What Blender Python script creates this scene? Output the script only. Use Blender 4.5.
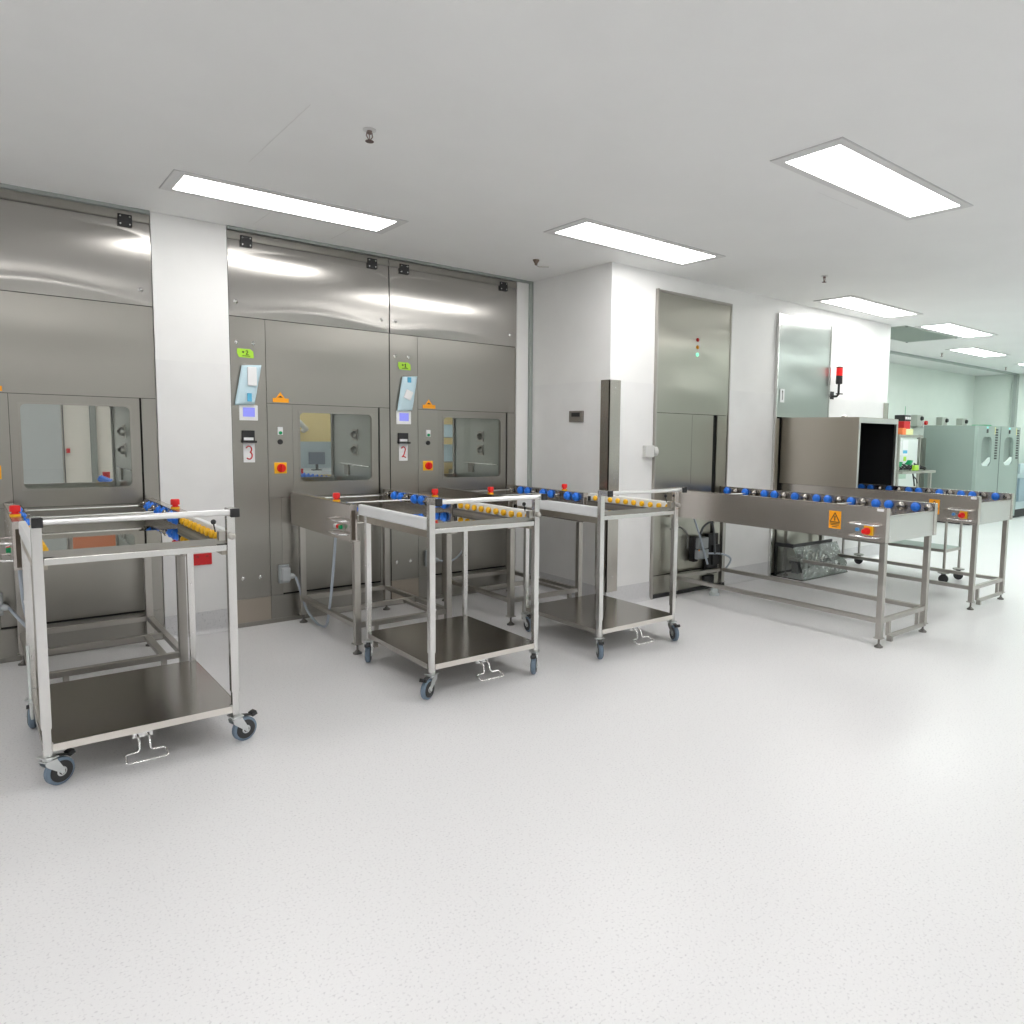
import bpy, bmesh, math, random
from mathutils import Vector, Matrix
random.seed(7)
S = bpy.context.scene
for o in list(bpy.data.objects): bpy.data.objects.remove(o)
COL = S.collection
R = math.radians

# ------------------------------------------------------------------ camera
yaw, pit, rol = R(40.973), R(-5.1236), R(0.96994)
FPX, CX, CY = 726.523, 598.741, 500.775
cam = bpy.data.cameras.new('camera'); camo = bpy.data.objects.new('camera', cam); COL.objects.link(camo)
fw = Vector((math.sin(yaw)*math.cos(pit), math.cos(yaw)*math.cos(pit), math.sin(pit)))
rt = Vector((math.cos(yaw), -math.sin(yaw), 0)); up = rt.cross(fw)
r2 = rt*math.cos(rol) + up*math.sin(rol); u2 = -rt*math.sin(rol) + up*math.cos(rol)
M = Matrix((r2, u2, -fw)).transposed().to_4x4(); M.translation = Vector((0, 0, 1.35))
camo.matrix_world = M
cam.sensor_width = 36; cam.lens = FPX/1024*36
cam.shift_x = (512-CX)/1024; cam.shift_y = (CY-512)/1024
cam.clip_start = .05; cam.clip_end = 60
S.camera = camo
# ------------------------------------------------------------------ world, exposure
w = bpy.data.worlds.new('world'); S.world = w; w.use_nodes = True
w.node_tree.nodes['Background'].inputs[0].default_value = (1, 1, 1, 1)
w.node_tree.nodes['Background'].inputs[1].default_value = 0.3
S.view_settings.view_transform = 'Standard'; S.view_settings.look = 'None'
S.view_settings.gamma = 1; S.view_settings.use_curve_mapping = False
S.view_settings.exposure = 0.48
LAMP = 9.5
ZC = 2.665      # ceiling height
YF = 5.27       # washer wall
YR = 4.22       # wall of the chambers on the right

# ------------------------------------------------------------------ materials
def mat(name, col, rough=.5, metal=0, emit=None, estr=0, spec=.5, coat=0):
    m = bpy.data.materials.new(name); m.use_nodes = True
    b = m.node_tree.nodes['Principled BSDF']
    b.inputs['Base Color'].default_value = (*col, 1); b.inputs['Roughness'].default_value = rough
    b.inputs['Metallic'].default_value = metal; b.inputs['Specular IOR Level'].default_value = spec
    b.inputs['Coat Weight'].default_value = coat
    if emit: b.inputs['Emission Color'].default_value = (*emit, 1); b.inputs['Emission Strength'].default_value = estr
    return m
def nodes(m): return m.node_tree.nodes, m.node_tree.links, m.node_tree.nodes['Principled BSDF']
def noise_col(m, c1, c2, scale, lo=.4, hi=.6, detail=3, stretch=(1, 1, 1)):
    n, l, b = nodes(m)
    tc = n.new('ShaderNodeTexCoord'); mp = n.new('ShaderNodeMapping'); mp.inputs['Scale'].default_value = stretch
    t = n.new('ShaderNodeTexNoise'); t.inputs['Scale'].default_value = scale; t.inputs['Detail'].default_value = detail
    r = n.new('ShaderNodeValToRGB'); r.color_ramp.elements[0].position = lo; r.color_ramp.elements[1].position = hi
    r.color_ramp.elements[0].color = (*c1, 1); r.color_ramp.elements[1].color = (*c2, 1)
    l.new(tc.outputs['Object'], mp.inputs['Vector']); l.new(mp.outputs[0], t.inputs['Vector'])
    l.new(t.outputs['Fac'], r.inputs[0]); l.new(r.outputs[0], b.inputs['Base Color'])
    return t
def steel(name, col, rough, stretch=(2, 2, 60), rv=.012, bump=0, wave=0, wscale=(1.2, 1, 3.5), aniso=0, arot=0):
    """brushed stainless: fine stretched grain in roughness and bump, plus optional oil-can waviness"""
    m = mat(name, col, rough, 1)
    n, l, b = nodes(m)
    tc = n.new('ShaderNodeTexCoord'); mp = n.new('ShaderNodeMapping'); mp.inputs['Scale'].default_value = stretch
    t = n.new('ShaderNodeTexNoise'); t.inputs['Scale'].default_value = 12; t.inputs['Detail'].default_value = 4
    l.new(tc.outputs['Object'], mp.inputs['Vector']); l.new(mp.outputs[0], t.inputs['Vector'])
    r = n.new('ShaderNodeMapRange'); r.inputs['To Min'].default_value = max(.02, rough-rv); r.inputs['To Max'].default_value = rough+rv
    l.new(t.outputs['Fac'], r.inputs['Value']); l.new(r.outputs[0], b.inputs['Roughness'])
    if aniso:
        b.inputs['Anisotropic'].default_value = aniso; b.inputs['Anisotropic Rotation'].default_value = arot
        tg = n.new('ShaderNodeTangent'); tg.direction_type = 'RADIAL'; tg.axis = 'Z'; l.new(tg.outputs[0], b.inputs['Tangent'])
    if wave:
        m2 = n.new('ShaderNodeMapping'); m2.inputs['Scale'].default_value = wscale
        t2 = n.new('ShaderNodeTexNoise'); t2.inputs['Scale'].default_value = 1.0; t2.inputs['Detail'].default_value = 0
        l.new(tc.outputs['Object'], m2.inputs['Vector']); l.new(m2.outputs[0], t2.inputs['Vector'])
        b2 = n.new('ShaderNodeBump'); b2.inputs['Strength'].default_value = 1; b2.inputs['Distance'].default_value = wave
        l.new(t2.outputs['Fac'], b2.inputs['Height']); l.new(b2.outputs[0], b.inputs['Normal'])
    return m
AROT = 0.0
def glassy(name, tint, refl=.1, rough=.02):
    m = bpy.data.materials.new(name); m.use_nodes = True
    n = m.node_tree.nodes; l = m.node_tree.links; n.clear()
    o = n.new('ShaderNodeOutputMaterial'); mx = n.new('ShaderNodeMixShader'); tr = n.new('ShaderNodeBsdfTransparent')
    g = n.new('ShaderNodeBsdfGlossy'); g.inputs['Roughness'].default_value = rough
    tr.inputs[0].default_value = (*tint, 1)
    lw = n.new('ShaderNodeLayerWeight'); lw.inputs[0].default_value = .25
    mr = n.new('ShaderNodeMapRange'); mr.inputs['To Min'].default_value = refl*.4; mr.inputs['To Max'].default_value = min(1, refl*4)
    l.new(lw.outputs['Fresnel'], mr.inputs['Value']); l.new(mr.outputs[0], mx.inputs[0])
    l.new(tr.outputs[0], mx.inputs[1]); l.new(g.outputs[0], mx.inputs[2]); l.new(mx.outputs[0], o.inputs[0])
    return m

WALL = mat('wall paint', (.80, .80, .79), .55)
noise_col(WALL, (.865, .865, .855), (.885, .885, .875), 3)
CLAD = mat('wall vinyl', (.77, .77, .76), .4)
noise_col(CLAD, (.835, .835, .83), (.86, .86, .855), 4)
GWALL = mat('pale green wall paint', (.70, .77, .71), .55)
noise_col(GWALL, (.80, .87, .815), (.82, .885, .83), 3)
CEIL = mat('ceiling paint', (.73, .735, .73), .7)
noise_col(CEIL, (.875, .88, .875), (.89, .895, .89), 2)
FLOOR = mat('speckled vinyl floor', (.75, .75, .76), .32, spec=.4)
def floor_nodes(m, a, b_, c_):
    n, l, b = nodes(m)
    tc = n.new('ShaderNodeTexCoord')
    v = n.new('ShaderNodeTexNoise'); v.inputs['Scale'].default_value = 130; v.inputs['Detail'].default_value = 2
    r = n.new('ShaderNodeValToRGB')
    e = r.color_ramp.elements; e[0].position = .30; e[0].color = (*a, 1); e[1].position = .42; e[1].color = (*b_, 1)
    e2 = e.new(.66); e2.color = (*b_, 1); e3 = e.new(.74); e3.color = (*c_, 1)
    l.new(tc.outputs['Object'], v.inputs['Vector']); l.new(v.outputs['Fac'], r.inputs[0]); l.new(r.outputs[0], b.inputs['Base Color'])
    t = n.new('ShaderNodeTexNoise'); t.inputs['Scale'].default_value = 1.5; t.inputs['Detail'].default_value = 3
    mr = n.new('ShaderNodeMapRange'); mr.inputs['To Min'].default_value = .26; mr.inputs['To Max'].default_value = .45
    l.new(tc.outputs['Object'], t.inputs['Vector']); l.new(t.outputs['Fac'], mr.inputs['Value']); l.new(mr.outputs[0], b.inputs['Roughness'])
floor_nodes(FLOOR, (.66, .65, .67), (.83, .825, .835), (.88, .875, .88))
SKIRT = mat('speckled vinyl skirting', (.6, .6, .61), .4)
floor_nodes(SKIRT, (.52, .52, .53), (.68, .68, .69), (.77, .77, .77))
PANEL = steel('brushed stainless panel', (.37, .358, .327), .31, wave=.004, aniso=.6, arot=AROT)
PANELW = steel('wavy polished stainless panel', (.47, .455, .43), .22, rv=.01, aniso=.85, arot=AROT)
PANELD = steel('dark brushed stainless panel', (.35, .34, .31), .28, wave=.003)
PANELR = steel('stainless chamber door', (.43, .42, .37), .28, stretch=(60, 60, 2), wave=.012, aniso=.7, arot=AROT, wscale=(.8, 1, 2.5))
PANELB = steel('pale stainless chamber panel', (.50, .53, .51), .28, stretch=(60, 60, 2), wave=.012, aniso=.7, arot=AROT, wscale=(.8, 1, 2.5))
SIDE = steel('stainless conveyor side', (.60, .56, .525), .27, stretch=(60, 3, 60), wave=.003)
SIDEL = steel('light stainless end sheet', (.68, .68, .66), .38, stretch=(3, 60, 60))
BOXST = steel('warm stainless tunnel sheet', (.52, .48, .42), .34, stretch=(60, 60, 3))
TUBE = steel('bright stainless tube', (.72, .715, .70), .24, stretch=(30, 30, 3), rv=.05)
TUBED = steel('stainless frame tube', (.47, .45, .42), .3, stretch=(30, 30, 3), rv=.05)
CHROME = mat('polished chrome', (.82, .82, .82), .12, 1)
BAR = mat('satin steel bar', (.85, .85, .84), .3, 1)
SHELF = steel('stainless shelf sheet', (.38, .36, .33), .2, stretch=(3, 60, 60), rv=.04)
TRAY = mat('mirror stainless tray', (.62, .61, .57), .03, 1)
GAP = mat('dark gap', (.015, .014, .013), .8)
BLACK = mat('black plastic', (.02, .02, .022), .45)
WHITEP = mat('white nylon', (.85, .86, .87), .35)
YELLOW = mat('yellow plastic', (.95, .52, .01), .4)
BLUE = mat('blue plastic wheel', (.02, .20, .85), .35)
RED = mat('red plastic', (.85, .01, .01), .35)
DRED = mat('red moulded socket', (.62, .01, .015), .4)
GREEN = mat('green plastic', (.0, .35, .12), .4)
ORANGE = mat('orange sticker', (1, .40, .01), .5)
AMBER = mat('amber lens', (.6, .25, .01), .2)
REDL = mat('red lens', (.35, .01, .01), .2)
GREENL = mat('lit green lens', (.3, .9, .6), .3, emit=(.35, 1, .7), estr=.45)
REDB = mat('lit red beacon', (.8, .01, .01), .3, emit=(1, .01, .01), estr=.08)
LIME = mat('lime sticker', (.42, .75, .05), .5)
PAPER = mat('white paper', (.85, .86, .87), .6)
PALEB = mat('pale blue wrap', (.60, .78, .86), .35)
CYANL = mat('blue label', (.10, .45, .70), .5)
INK = mat('red ink', (.65, .01, .02), .5)
SCREEN = mat('blue lit screen', (.2, .2, .6), .3, emit=(.30, .34, 1), estr=.35)
GREYP = mat('grey plastic', (.42, .45, .47), .45)
LGREY = mat('light grey cable', (.48, .54, .62), .45)
TYRE = mat('blue grey tyre', (.17, .23, .30), .6)
HUB = mat('black wheel rim', (.03, .03, .032), .5)
ZINC = mat('zinc plated steel', (.68, .70, .70), .28, 1)
SAGE = mat('sage cabinet enamel', (.27, .33, .30), .4)
SAGEF = mat('sage cabinet front', (.35, .43, .395), .4)
SAGEV = mat('sage vent grille', (.27, .32, .28), .6)
TRIM = mat('grey aluminium track', (.40, .44, .42), .45, .4)
CREAM = mat('cream wall paint', (.80, .77, .70), .6)
YWALL = mat('yellow wall paint', (.82, .68, .34), .6)
FROST = mat('grey frosted panel', (.50, .53, .53), .3)
ORNG = mat('orange board', (.75, .25, .12), .6)
GLASS = glassy('door glass', (.94, .96, .95), .07)
FILM = glassy('crumpled clear film', (.92, .94, .93), .24, .25)
LFRAME = mat('lamp frame paint', (.72, .72, .72), .5)
def lampmat(name, c, s):
    m = bpy.data.materials.new(name); m.use_nodes = True; n = m.node_tree.nodes; n.clear()
    e = n.new('ShaderNodeEmission'); e.inputs[0].default_value = (*c, 1); e.inputs[1].default_value = s
    o = n.new('ShaderNodeOutputMaterial'); m.node_tree.links.new(e.outputs[0], o.inputs[0]); return m
LW = lampmat('white lamp diffuser', (1, .985, .965), LAMP)
LG = lampmat('cool lamp diffuser', (.91, 1, .95), LAMP*1.7)

DFOOT = mat('dark foot steel', (.22, .21, .20), .3, .9)
# ------------------------------------------------------------------ mesh builder
class MB:
    def __init__(s): s.bm = bmesh.new()
    def _add(s, t):
        me = bpy.data.meshes.new('tmp'); t.to_mesh(me); t.free(); s.bm.from_mesh(me); bpy.data.meshes.remove(me); return s
    def box(s, x0, x1, y0, y1, z0, z1, bev=0, rot=None, about=None):
        t = bmesh.new(); bmesh.ops.create_cube(t, size=1)
        for v in t.verts: v.co = Vector(((x0+x1)/2+v.co.x*(x1-x0), (y0+y1)/2+v.co.y*(y1-y0), (z0+z1)/2+v.co.z*(z1-z0)))
        if bev: bmesh.ops.bevel(t, geom=list(t.edges), offset=bev, segments=2, affect='EDGES', profile=.6)
        if rot is not None:
            c = Vector(about) if about else Vector(((x0+x1)/2, (y0+y1)/2, (z0+z1)/2))
            for v in t.verts: v.co = c + rot @ (v.co-c)
        return s._add(t)
    def tube(s, pts, r, seg=10, cap=True, closed=False):
        pts = [Vector(p) for p in pts]; n = len(pts); t = bmesh.new(); rings = []
        d0 = (pts[1]-pts[0]).normalized(); a = Vector((0, 0, 1)) if abs(d0.z) < .9 else Vector((1, 0, 0))
        u = d0.cross(a).normalized()
        for i, p in enumerate(pts):
            if closed: d = (pts[(i+1) % n]-pts[i-1]).normalized()
            else: d = (pts[min(i+1, n-1)]-pts[max(i-1, 0)]).normalized()
            u = (u-d*u.dot(d)).normalized(); v = d.cross(u)
            rr = r[i] if isinstance(r, (list, tuple)) else r
            rings.append([t.verts.new(p+rr*(math.cos(2*math.pi*k/seg)*u+math.sin(2*math.pi*k/seg)*v)) for k in range(seg)])
        for i in range(n if closed else n-1):
            A, B = rings[i], rings[(i+1) % n]
            for k in range(seg):
                f = t.faces.new((A[k], A[(k+1) % seg], B[(k+1) % seg], B[k])); f.smooth = True
        if cap and not closed: t.faces.new(rings[0][::-1]); t.faces.new(rings[-1])
        bmesh.ops.recalc_face_normals(t, faces=t.faces)
        for e in t.edges:
            if len(e.link_faces) == 2 and e.calc_face_angle(0) > R(60): e.smooth = False
        return s._add(t)
    def lathe(s, prof, o, axis, seg=20):
        """prof: (distance along the axis, radius)"""
        ax = Vector(axis).normalized(); a = Vector((0, 0, 1)) if abs(ax.z) < .9 else Vector((1, 0, 0))
        u = ax.cross(a).normalized(); v = ax.cross(u); o = Vector(o); t = bmesh.new(); rings = []
        for h, r in prof:
            rings.append([t.verts.new(o+ax*h+max(r, 1e-4)*(math.cos(2*math.pi*k/seg)*u+math.sin(2*math.pi*k/seg)*v)) for k in range(seg)])
        n = len(rings)
        for q in range(n-1):
            for k in range(seg):
                f = t.faces.new((rings[q][k], rings[q][(k+1) % seg], rings[q+1][(k+1) % seg], rings[q+1][k])); f.smooth = True
        t.faces.new(rings[0][::-1]); t.faces.new(rings[-1])
        bmesh.ops.recalc_face_normals(t, faces=t.faces)
        for e in t.edges:                                       # crisp corners along the profile
            if len(e.link_faces) == 2 and e.calc_face_angle(0) > R(38): e.smooth = False
        return s._add(t)
    def cyl(s, p0, p1, r, seg=16):
        p0 = Vector(p0); p1 = Vector(p1); return s.lathe([(0, r), ((p1-p0).length, r)], p0, p1-p0, seg)
    def prism(s, poly, org, u, v, depth):
        """2D polygon in the u,v plane, extruded by the vector depth"""
        t = bmesh.new(); org = Vector(org); u = Vector(u); v = Vector(v); depth = Vector(depth)
        A = [t.verts.new(org+u*a+v*b) for a, b in poly]; B = [t.verts.new(x.co+depth) for x in A]; n = len(A)
        t.faces.new(A); t.faces.new(B[::-1])
        for i in range(n): t.faces.new((A[i], B[i], B[(i+1) % n], A[(i+1) % n]))
        bmesh.ops.recalc_face_normals(t, faces=t.faces)
        return s._add(t)
    def ring(s, x0, x1, z0, z1, gx0, gx1, gz0, gz1, y0, y1, rad=.03, seg=5):
        """a rectangular plate in the XZ plane with a rounded rectangular hole"""
        t = bmesh.new()
        inner = []
        for cx, cz, a0 in ((gx1-rad, gz1-rad, 0), (gx0+rad, gz1-rad, 90), (gx0+rad, gz0+rad, 180), (gx1-rad, gz0+rad, 270)):
            for k in range(seg+1): a = R(a0+90*k/seg); inner.append((cx+rad*math.cos(a), cz+rad*math.sin(a), a0))
        outc = {0: (x1, z1), 90: (x0, z1), 180: (x0, z0), 270: (x1, z0)}
        N = len(inner)
        def layer(y):
            I = [t.verts.new((a, y, b)) for a, b, _ in inner]; O = {k: t.verts.new((p[0], y, p[1])) for k, p in outc.items()}
            return I, O
        Fi, Fo = layer(y0); Bi, Bo = layer(y1)
        for I, O, fl in ((Fi, Fo, 0), (Bi, Bo, 1)):
            for i in range(N):
                j = (i+1) % N; a, b = inner[i][2], inner[j][2]
                if a == b: t.faces.new((I[i], I[j], O[a]))
                else: t.faces.new((I[i], I[j], O[b], O[a]))
        for i in range(N):
            j = (i+1) % N; f = t.faces.new((Fi[i], Fi[j], Bi[j], Bi[i]))
        ks = [0, 90, 180, 270]
        for i in range(4): a, b = ks[i], ks[(i+1) % 4]; t.faces.new((Fo[a], Fo[b], Bo[b], Bo[a]))
        bmesh.ops.recalc_face_normals(t, faces=t.faces)
        return s._add(t)
    def sheet(s, x0, x1, z0, z1, y, fn, nx=40, nz=30, th=.004):
        """thin oil-canned metal sheet; fn(u,v) gives how far it bulges toward -Y"""
        t = bmesh.new(); F = []
        for i in range(nx+1):
            for j in range(nz+1):
                u, v = i/nx, j/nz; F.append(t.verts.new((x0+(x1-x0)*u, y-fn(u, v), z0+(z1-z0)*v)))
        for i in range(nx):
            for j in range(nz):
                a = i*(nz+1)+j; f = t.faces.new((F[a], F[a+nz+1], F[a+nz+2], F[a+1])); f.smooth = True
        ext = bmesh.ops.extrude_face_region(t, geom=list(t.faces))
        for e in ext['geom']:
            if isinstance(e, bmesh.types.BMVert): e.co.y = y+th
        bmesh.ops.recalc_face_normals(t, faces=t.faces)
        for e in t.edges:
            if len(e.link_faces) == 2 and e.calc_face_angle(0) > R(40): e.smooth = False
        return s._add(t)
    def build(s, name, m, parent=None, loc=None):
        me = bpy.data.meshes.new(name)
        if loc is not None: bmesh.ops.translate(s.bm, verts=s.bm.verts, vec=-Vector(loc))
        s.bm.to_mesh(me); s.bm.free(); me.materials.append(m)
        o = bpy.data.objects.new(name, me); COL.objects.link(o)
        if loc is not None: o.location = loc
        if parent: o.parent = parent
        return o
def tag(o, label, cat, group=None, kind=None):
    if label: o['label'] = label
    if cat: o['category'] = cat
    if group: o['group'] = group
    if kind: o['kind'] = kind
    return o
def thing(name, label, cat, loc=(0, 0, 0), rz=0, group=None):
    o = bpy.data.objects.new(name, None); COL.objects.link(o); o.location = loc; o.rotation_euler = (0, 0, rz)
    o.empty_display_size = .1
    return tag(o, label, cat, group)
def struct(name, mb, m, label=None):
    o = mb.build(name, m); o['kind'] = 'structure'
    if label: o['label'] = label
    return o
def copy_tree(o, parent=None, label=None, loc=None):
    c = o.copy(); COL.objects.link(c); c.parent = parent
    for ch in list(o.children): copy_tree(ch, c)
    if label: c['label'] = label
    if loc is not None: c.location = loc
    return c

# ================================================================== STRUCTURE
struct('floor', MB().box(-3.2, 15.6, -4.2, 12.2, -.1, 0), FLOOR)
struct('ceiling', MB().box(-3.2, 15.6, -4.2, 12.2, ZC, ZC+.15), CEIL)
struct('wall_left', MB().box(-3.2, -3, -4.2, 12.2, 0, ZC), WALL)
struct('wall_near', MB().box(-3, 15.3, -4.2, -4, 0, ZC), WALL)
struct('wall_far_right', MB().box(15.3, 15.6, -4.2, 6.4, 0, ZC), GWALL)
struct('wall_far_back', MB().box(8.05, 15.3, 6.2, 6.4, 0, ZC), GWALL)
struct('wall_front', MB().box(-3, -.215, YF, 6.1, 0, ZC), WALL)
struct('wall_column', MB().box(.905, 1.33, YF-.012, 6.1, 0, ZC), WALL)
struct('wall_pier', MB().box(3.605, 3.76, YF-.01, 6.1, 0, ZC), WALL)
b = MB().box(3.76, 4.235, YR, 6.1, 0, ZC)                       # pillar
b.box(4.235, 5.20, YR, 6.1, 2.535, ZC).box(5.20, 5.865, YR, 6.1, 0, ZC).box(5.865, 6.81, YR, 6.1, 2.535, ZC)
b.box(6.81, 8.05, YR, 6.1, 0, ZC)
struct('wall_right', b, WALL)
struct('wall_back_room_right', MB().box(7.6, 7.8, 6.1, 9.0, 0, ZC), CREAM)
struct('wall_back_room', MB().box(-3, 2.25, 12, 12.2, 0, ZC).box(2.25, 2.4, 9, 12.2, 0, ZC), CREAM)
struct('wall_back_room_yellow', MB().box(2.4, 7.8, 9, 9.2, 0, ZC), YWALL)
# vinyl cladding below the 1.77 m joint
struct('trim_1', MB().box(.905, 1.33, YF-.0145, YF-.012, .15, 1.775), CLAD)
struct('trim_2', MB().box(3.757, 3.76, YR, YF-.05, .15, 1.775).box(3.757, 4.235, YR-.003, YR, .15, 1.775)
       .box(5.20, 5.865, YR-.003, YR, .15, 1.775).box(6.81, 8.053, YR-.003, YR, .15, 1.775).box(8.05, 8.053, YR, 6.1, .15, 1.775), CLAD)
# coved skirting
def cove(mb, p0, p1, n, h=.15, t=.006, rr=.03):
    """skirting from p0 to p1 (xy), n = direction into the room"""
    p0 = Vector((*p0, 0)); p1 = Vector((*p1, 0)); n = Vector((*n, 0)); poly = [(0, h), (t, h), (t, rr)]
    for k in range(1, 5): a = R(90*k/5); poly.append((t+rr-rr*math.cos(a), rr-rr*math.sin(a)))
    poly += [(t+rr, .0005), (0, .0005)]
    return mb.prism(poly, p0, n, (0, 0, 1), p1-p0)
mb = MB(); cove(mb, (.905, YF-.0125), (1.33, YF-.0125), (0, -1))
struct('baseboard_column', mb, SKIRT)
mb = MB(); cove(mb, (3.76, YF), (3.76, YR), (-1, 0)); cove(mb, (3.755, YR), (4.235, YR), (0, -1))
cove(mb, (5.20, YR), (5.865, YR), (0, -1)); cove(mb, (6.81, YR), (8.055, YR), (0, -1)); cove(mb, (8.05, YR), (8.05, 6.2), (1, 0))
struct('baseboard_right', mb, SKIRT)
mb = MB(); cove(mb, (8.05, 6.2), (15.3, 6.2), (0, -1)); cove(mb, (15.3, 6.2), (15.3, -4), (-1, 0))
struct('baseboard_far', mb, SKIRT)
# partition track in the far room, corner strip beside the washers
struct('trim_3', MB().box(8.06, 15.28, 5.38, 5.45, ZC-.03, ZC-.0005).box(15.2, 15.299, 5.38, 5.45, 0, ZC-.03), TRIM)
struct('trim_4', MB().box(3.725, 3.757, YF-.035, YF-.011, .001, ZC-.001), TRIM)
struct('trim_5', MB().box(-3, .9, YF-.03, YF+.01, ZC-.02, ZC-.0005).box(1.335, 3.755, YF-.03, YF-.011, ZC-.02, ZC-.0005), TRIM)
# ceiling board joints
mb = MB()
for x, y0, y1 in ((1.11, 3.1, 3.95), (1.45, 4.75, 5.1), (1.95, 4.75, 5.1)): mb.box(x, x+.004, y0, y1, ZC-.001, ZC-.0002)
mb.box(3.5, 3.9, 2.28, 2.284, ZC-.001, ZC-.0002)
struct('trim_6', mb, mat('ceiling joint', (.80, .80, .79), .8))
# guards
def guard(name, label, x, h0, h1, dy, mirror=False, arm=.105, arm2=.09):
    g = MB()
    if not mirror: g.box(x-.012, x-.004, YR-.012, YR+arm2, h0, h1).box(x-.012, x+arm, YR-.012, YR-.004, h0, h1)
    else: g.box(x+.004, x+.012, YR-.012, YR+arm2, h0, h1).box(x-arm, x+.012, YR-.012, YR-.004, h0, h1)
    o = g.build(name, steel('stainless corner guard' + name, (.52, .49, .45), .25, stretch=(60, 60, 2)), None, (x, YR, h0))
    tag(o, label, 'corner guard')
    for z in (.12, .9, 1.6):
        c = MB().lathe([(0, .006), (.002, .005)], (x+(.05 if not mirror else -.05), YR-.012, h0+z), (0, -1, 0), 8).build('screw', CHROME, o)
        c.location = (-x, -YR, -h0)
guard('corner_guard', 'tall stainless corner guard on the white pillar behind the third trolley', 3.757, .12, 1.78, 0)
guard('corner_guard', 'short stainless corner guard at the far end of the white wall above the tunnel box', 8.053, .16, 1.78, 0, True, .09, .05)

# ================================================================== WASHERS
def upper_bulge(u, v):
    e = .5+.5*math.sin(math.pi*u)**.6 if 0 < u < 1 else .5
    c = .05+.10*math.sin(math.pi*min(max(u, 0), 1))**1.5
    return e*(.011*(1-((v-.42)/.6)**2)+.0020*math.exp(-((v-c)/.06)**2))
def mid_bulge(u, v):
    return .004*math.sin(math.pi*u)**.6*math.exp(-((v-.72)/.25)**2) if 0 < u < 1 else 0
W = 1.112
def make_washer():
    t = thing('washer_disinfector', None, 'washer')
    # local frame: x from the left edge, y=0 front face (room side is -y)
    cp = .222                                                   # width of the service column
    MB().box(0, .42, .012, .05, .02, ZC-.03).box(.98, W, .012, .05, .02, ZC-.03).box(.42, .98, .012, .05, .02, .955).box(.42, .98, .012, .05, 1.50, ZC-.03).build('backing_frame', GAP, t)
    MB().box(.0, W, -.006, .012, 2.592, 2.615).box(0, W, 0, .012, 2.615, ZC-.021).build('header', PANEL, t)
    up_ = MB().sheet(.0015, W-.0015, 2.0965, 2.5875, .0, upper_bulge, 60, 40).build('upper_panel', PANELW, t)
    for x in (.115, W-.13):
        h = MB().box(x-.037, x+.037, -.016, -.004, 2.55, 2.622, .004).build('hinge', BLACK, up_)
        for a in (-.024, .024):
            for c in (-.022, .022): MB().lathe([(0, .006), (.003, .004)], (x+a, -.016, 2.586+c), (0, -1, 0), 8).build('screw', CHROME, h)
    for x in (.042, W-.062):
        MB().lathe([(0, .016), (.004, .016), (.010, .010), (.020, .004)], (x, -.001, 2.19), (0, -1, 0), 12).build('latch_stud', CHROME, up_)
    # service column
    c1 = MB().sheet(.0015, cp-.001, .195, 2.0925, 0, lambda u, v: .0035*math.sin(math.pi*u)*(math.exp(-((v-.93)/.05)**2)), 14, 60).build('service_panel', PANEL, t)
    for x, z in ((.042, 1.928), (.148, 1.928), (.045, .336), (.155, .336)):
        MB().lathe([(0, .014), (.004, .014), (.009, .009), (.016, .004)], (x, -.001, z), (0, -1, 0), 12).build('latch_stud', CHROME, c1)
    d = MB().box(.045, .162, -.008, 0, 1.412, 1.515, .003).build('display', GREYP, c1); d['label'] = 'grey bezel display with a lit blue screen'
    d.data.materials[0] = WHITEP
    MB().box(.068, .142, -.010, -.008, 1.437, 1.498).build('screen', SCREEN, d)
    pr = MB().box(.058, .138, -.012, 0, 1.275, 1.345, .002).box(.055, .145, -.035, 0, 1.262, 1.277, .002).build('receipt_printer', BLACK, c1)
    MB().box(.068, .128, -.016, -.012, 1.279, 1.298).build('paper_slip', PAPER, pr)
    MB().box(.001, cp-.001, .0, .012, .03, .192).build('kick_plate', steel('warm kick plate', (.45, .40, .34), .3), t)
    # door bay
    MB().sheet(cp+.002, W-.0015, 1.534, 2.0925, 0, mid_bulge, 30, 20).build('door_housing', PANEL, t)
    lp = MB().box(cp+.002, .390, -.0, .01, .884, 1.531).build('switch_panel', PANEL, t)
    fr = MB().ring(.3925, 1.021, .884, 1.531, .44, .97, .987, 1.478, .004, .03, .03).build('door_frame', PANELD, t)
    MB().ring(.432, .978, .979, 1.486, .442, .968, .989, 1.476, -.0, .006, .03).build('window_seal', PANEL, fr)
    MB().box(.425, .975, .018, .024, .982, 1.483).build('window_glass', GLASS, fr)
    MB().box(1.032, W-.0015, 0, .012, .884, 1.531).build('right_strip', PANEL, t)
    MB().box(cp+.002, .304, 0, .012, .195, .882).build('lower_strip', PANELD, t)
    MB().box(1.029, W-.0015, 0, .012, .195, .882).build('lower_strip', PANELD, t)
    MB().sheet(.306, 1.027, .205, .8815, .004, lambda u, v: .001*math.sin(math.pi*u)*math.sin(math.pi*v) if 0 < u < 1 else 0, 20, 20).build('lower_panel', PANEL, t)
    MB().box(cp+.001, W-.001, .002, .011, .03, .192).box(0, W, -.004, .03, .001, .03).build('plinth', PANELD, t)
    # switches
    k = MB().box(.262, .345, -.004, 0, 1.05, 1.127, .002).build('isolator_switch', YELLOW, lp)
    kn = MB().lathe([(0, .03), (.008, .03), (.01, .026), (.012, .026)], (.3075, -.004, 1.088), (0, -1, 0)).box(.3, .315, -.036, -.01, 1.062, 1.114, .004).build('red_knob', RED, k)
    MB().lathe([(0, .018), (.006, .018), (.012, .014)], (.305, 0, 1.27), (0, -1, 0)).build('push_button', BLACK, lp)
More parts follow.
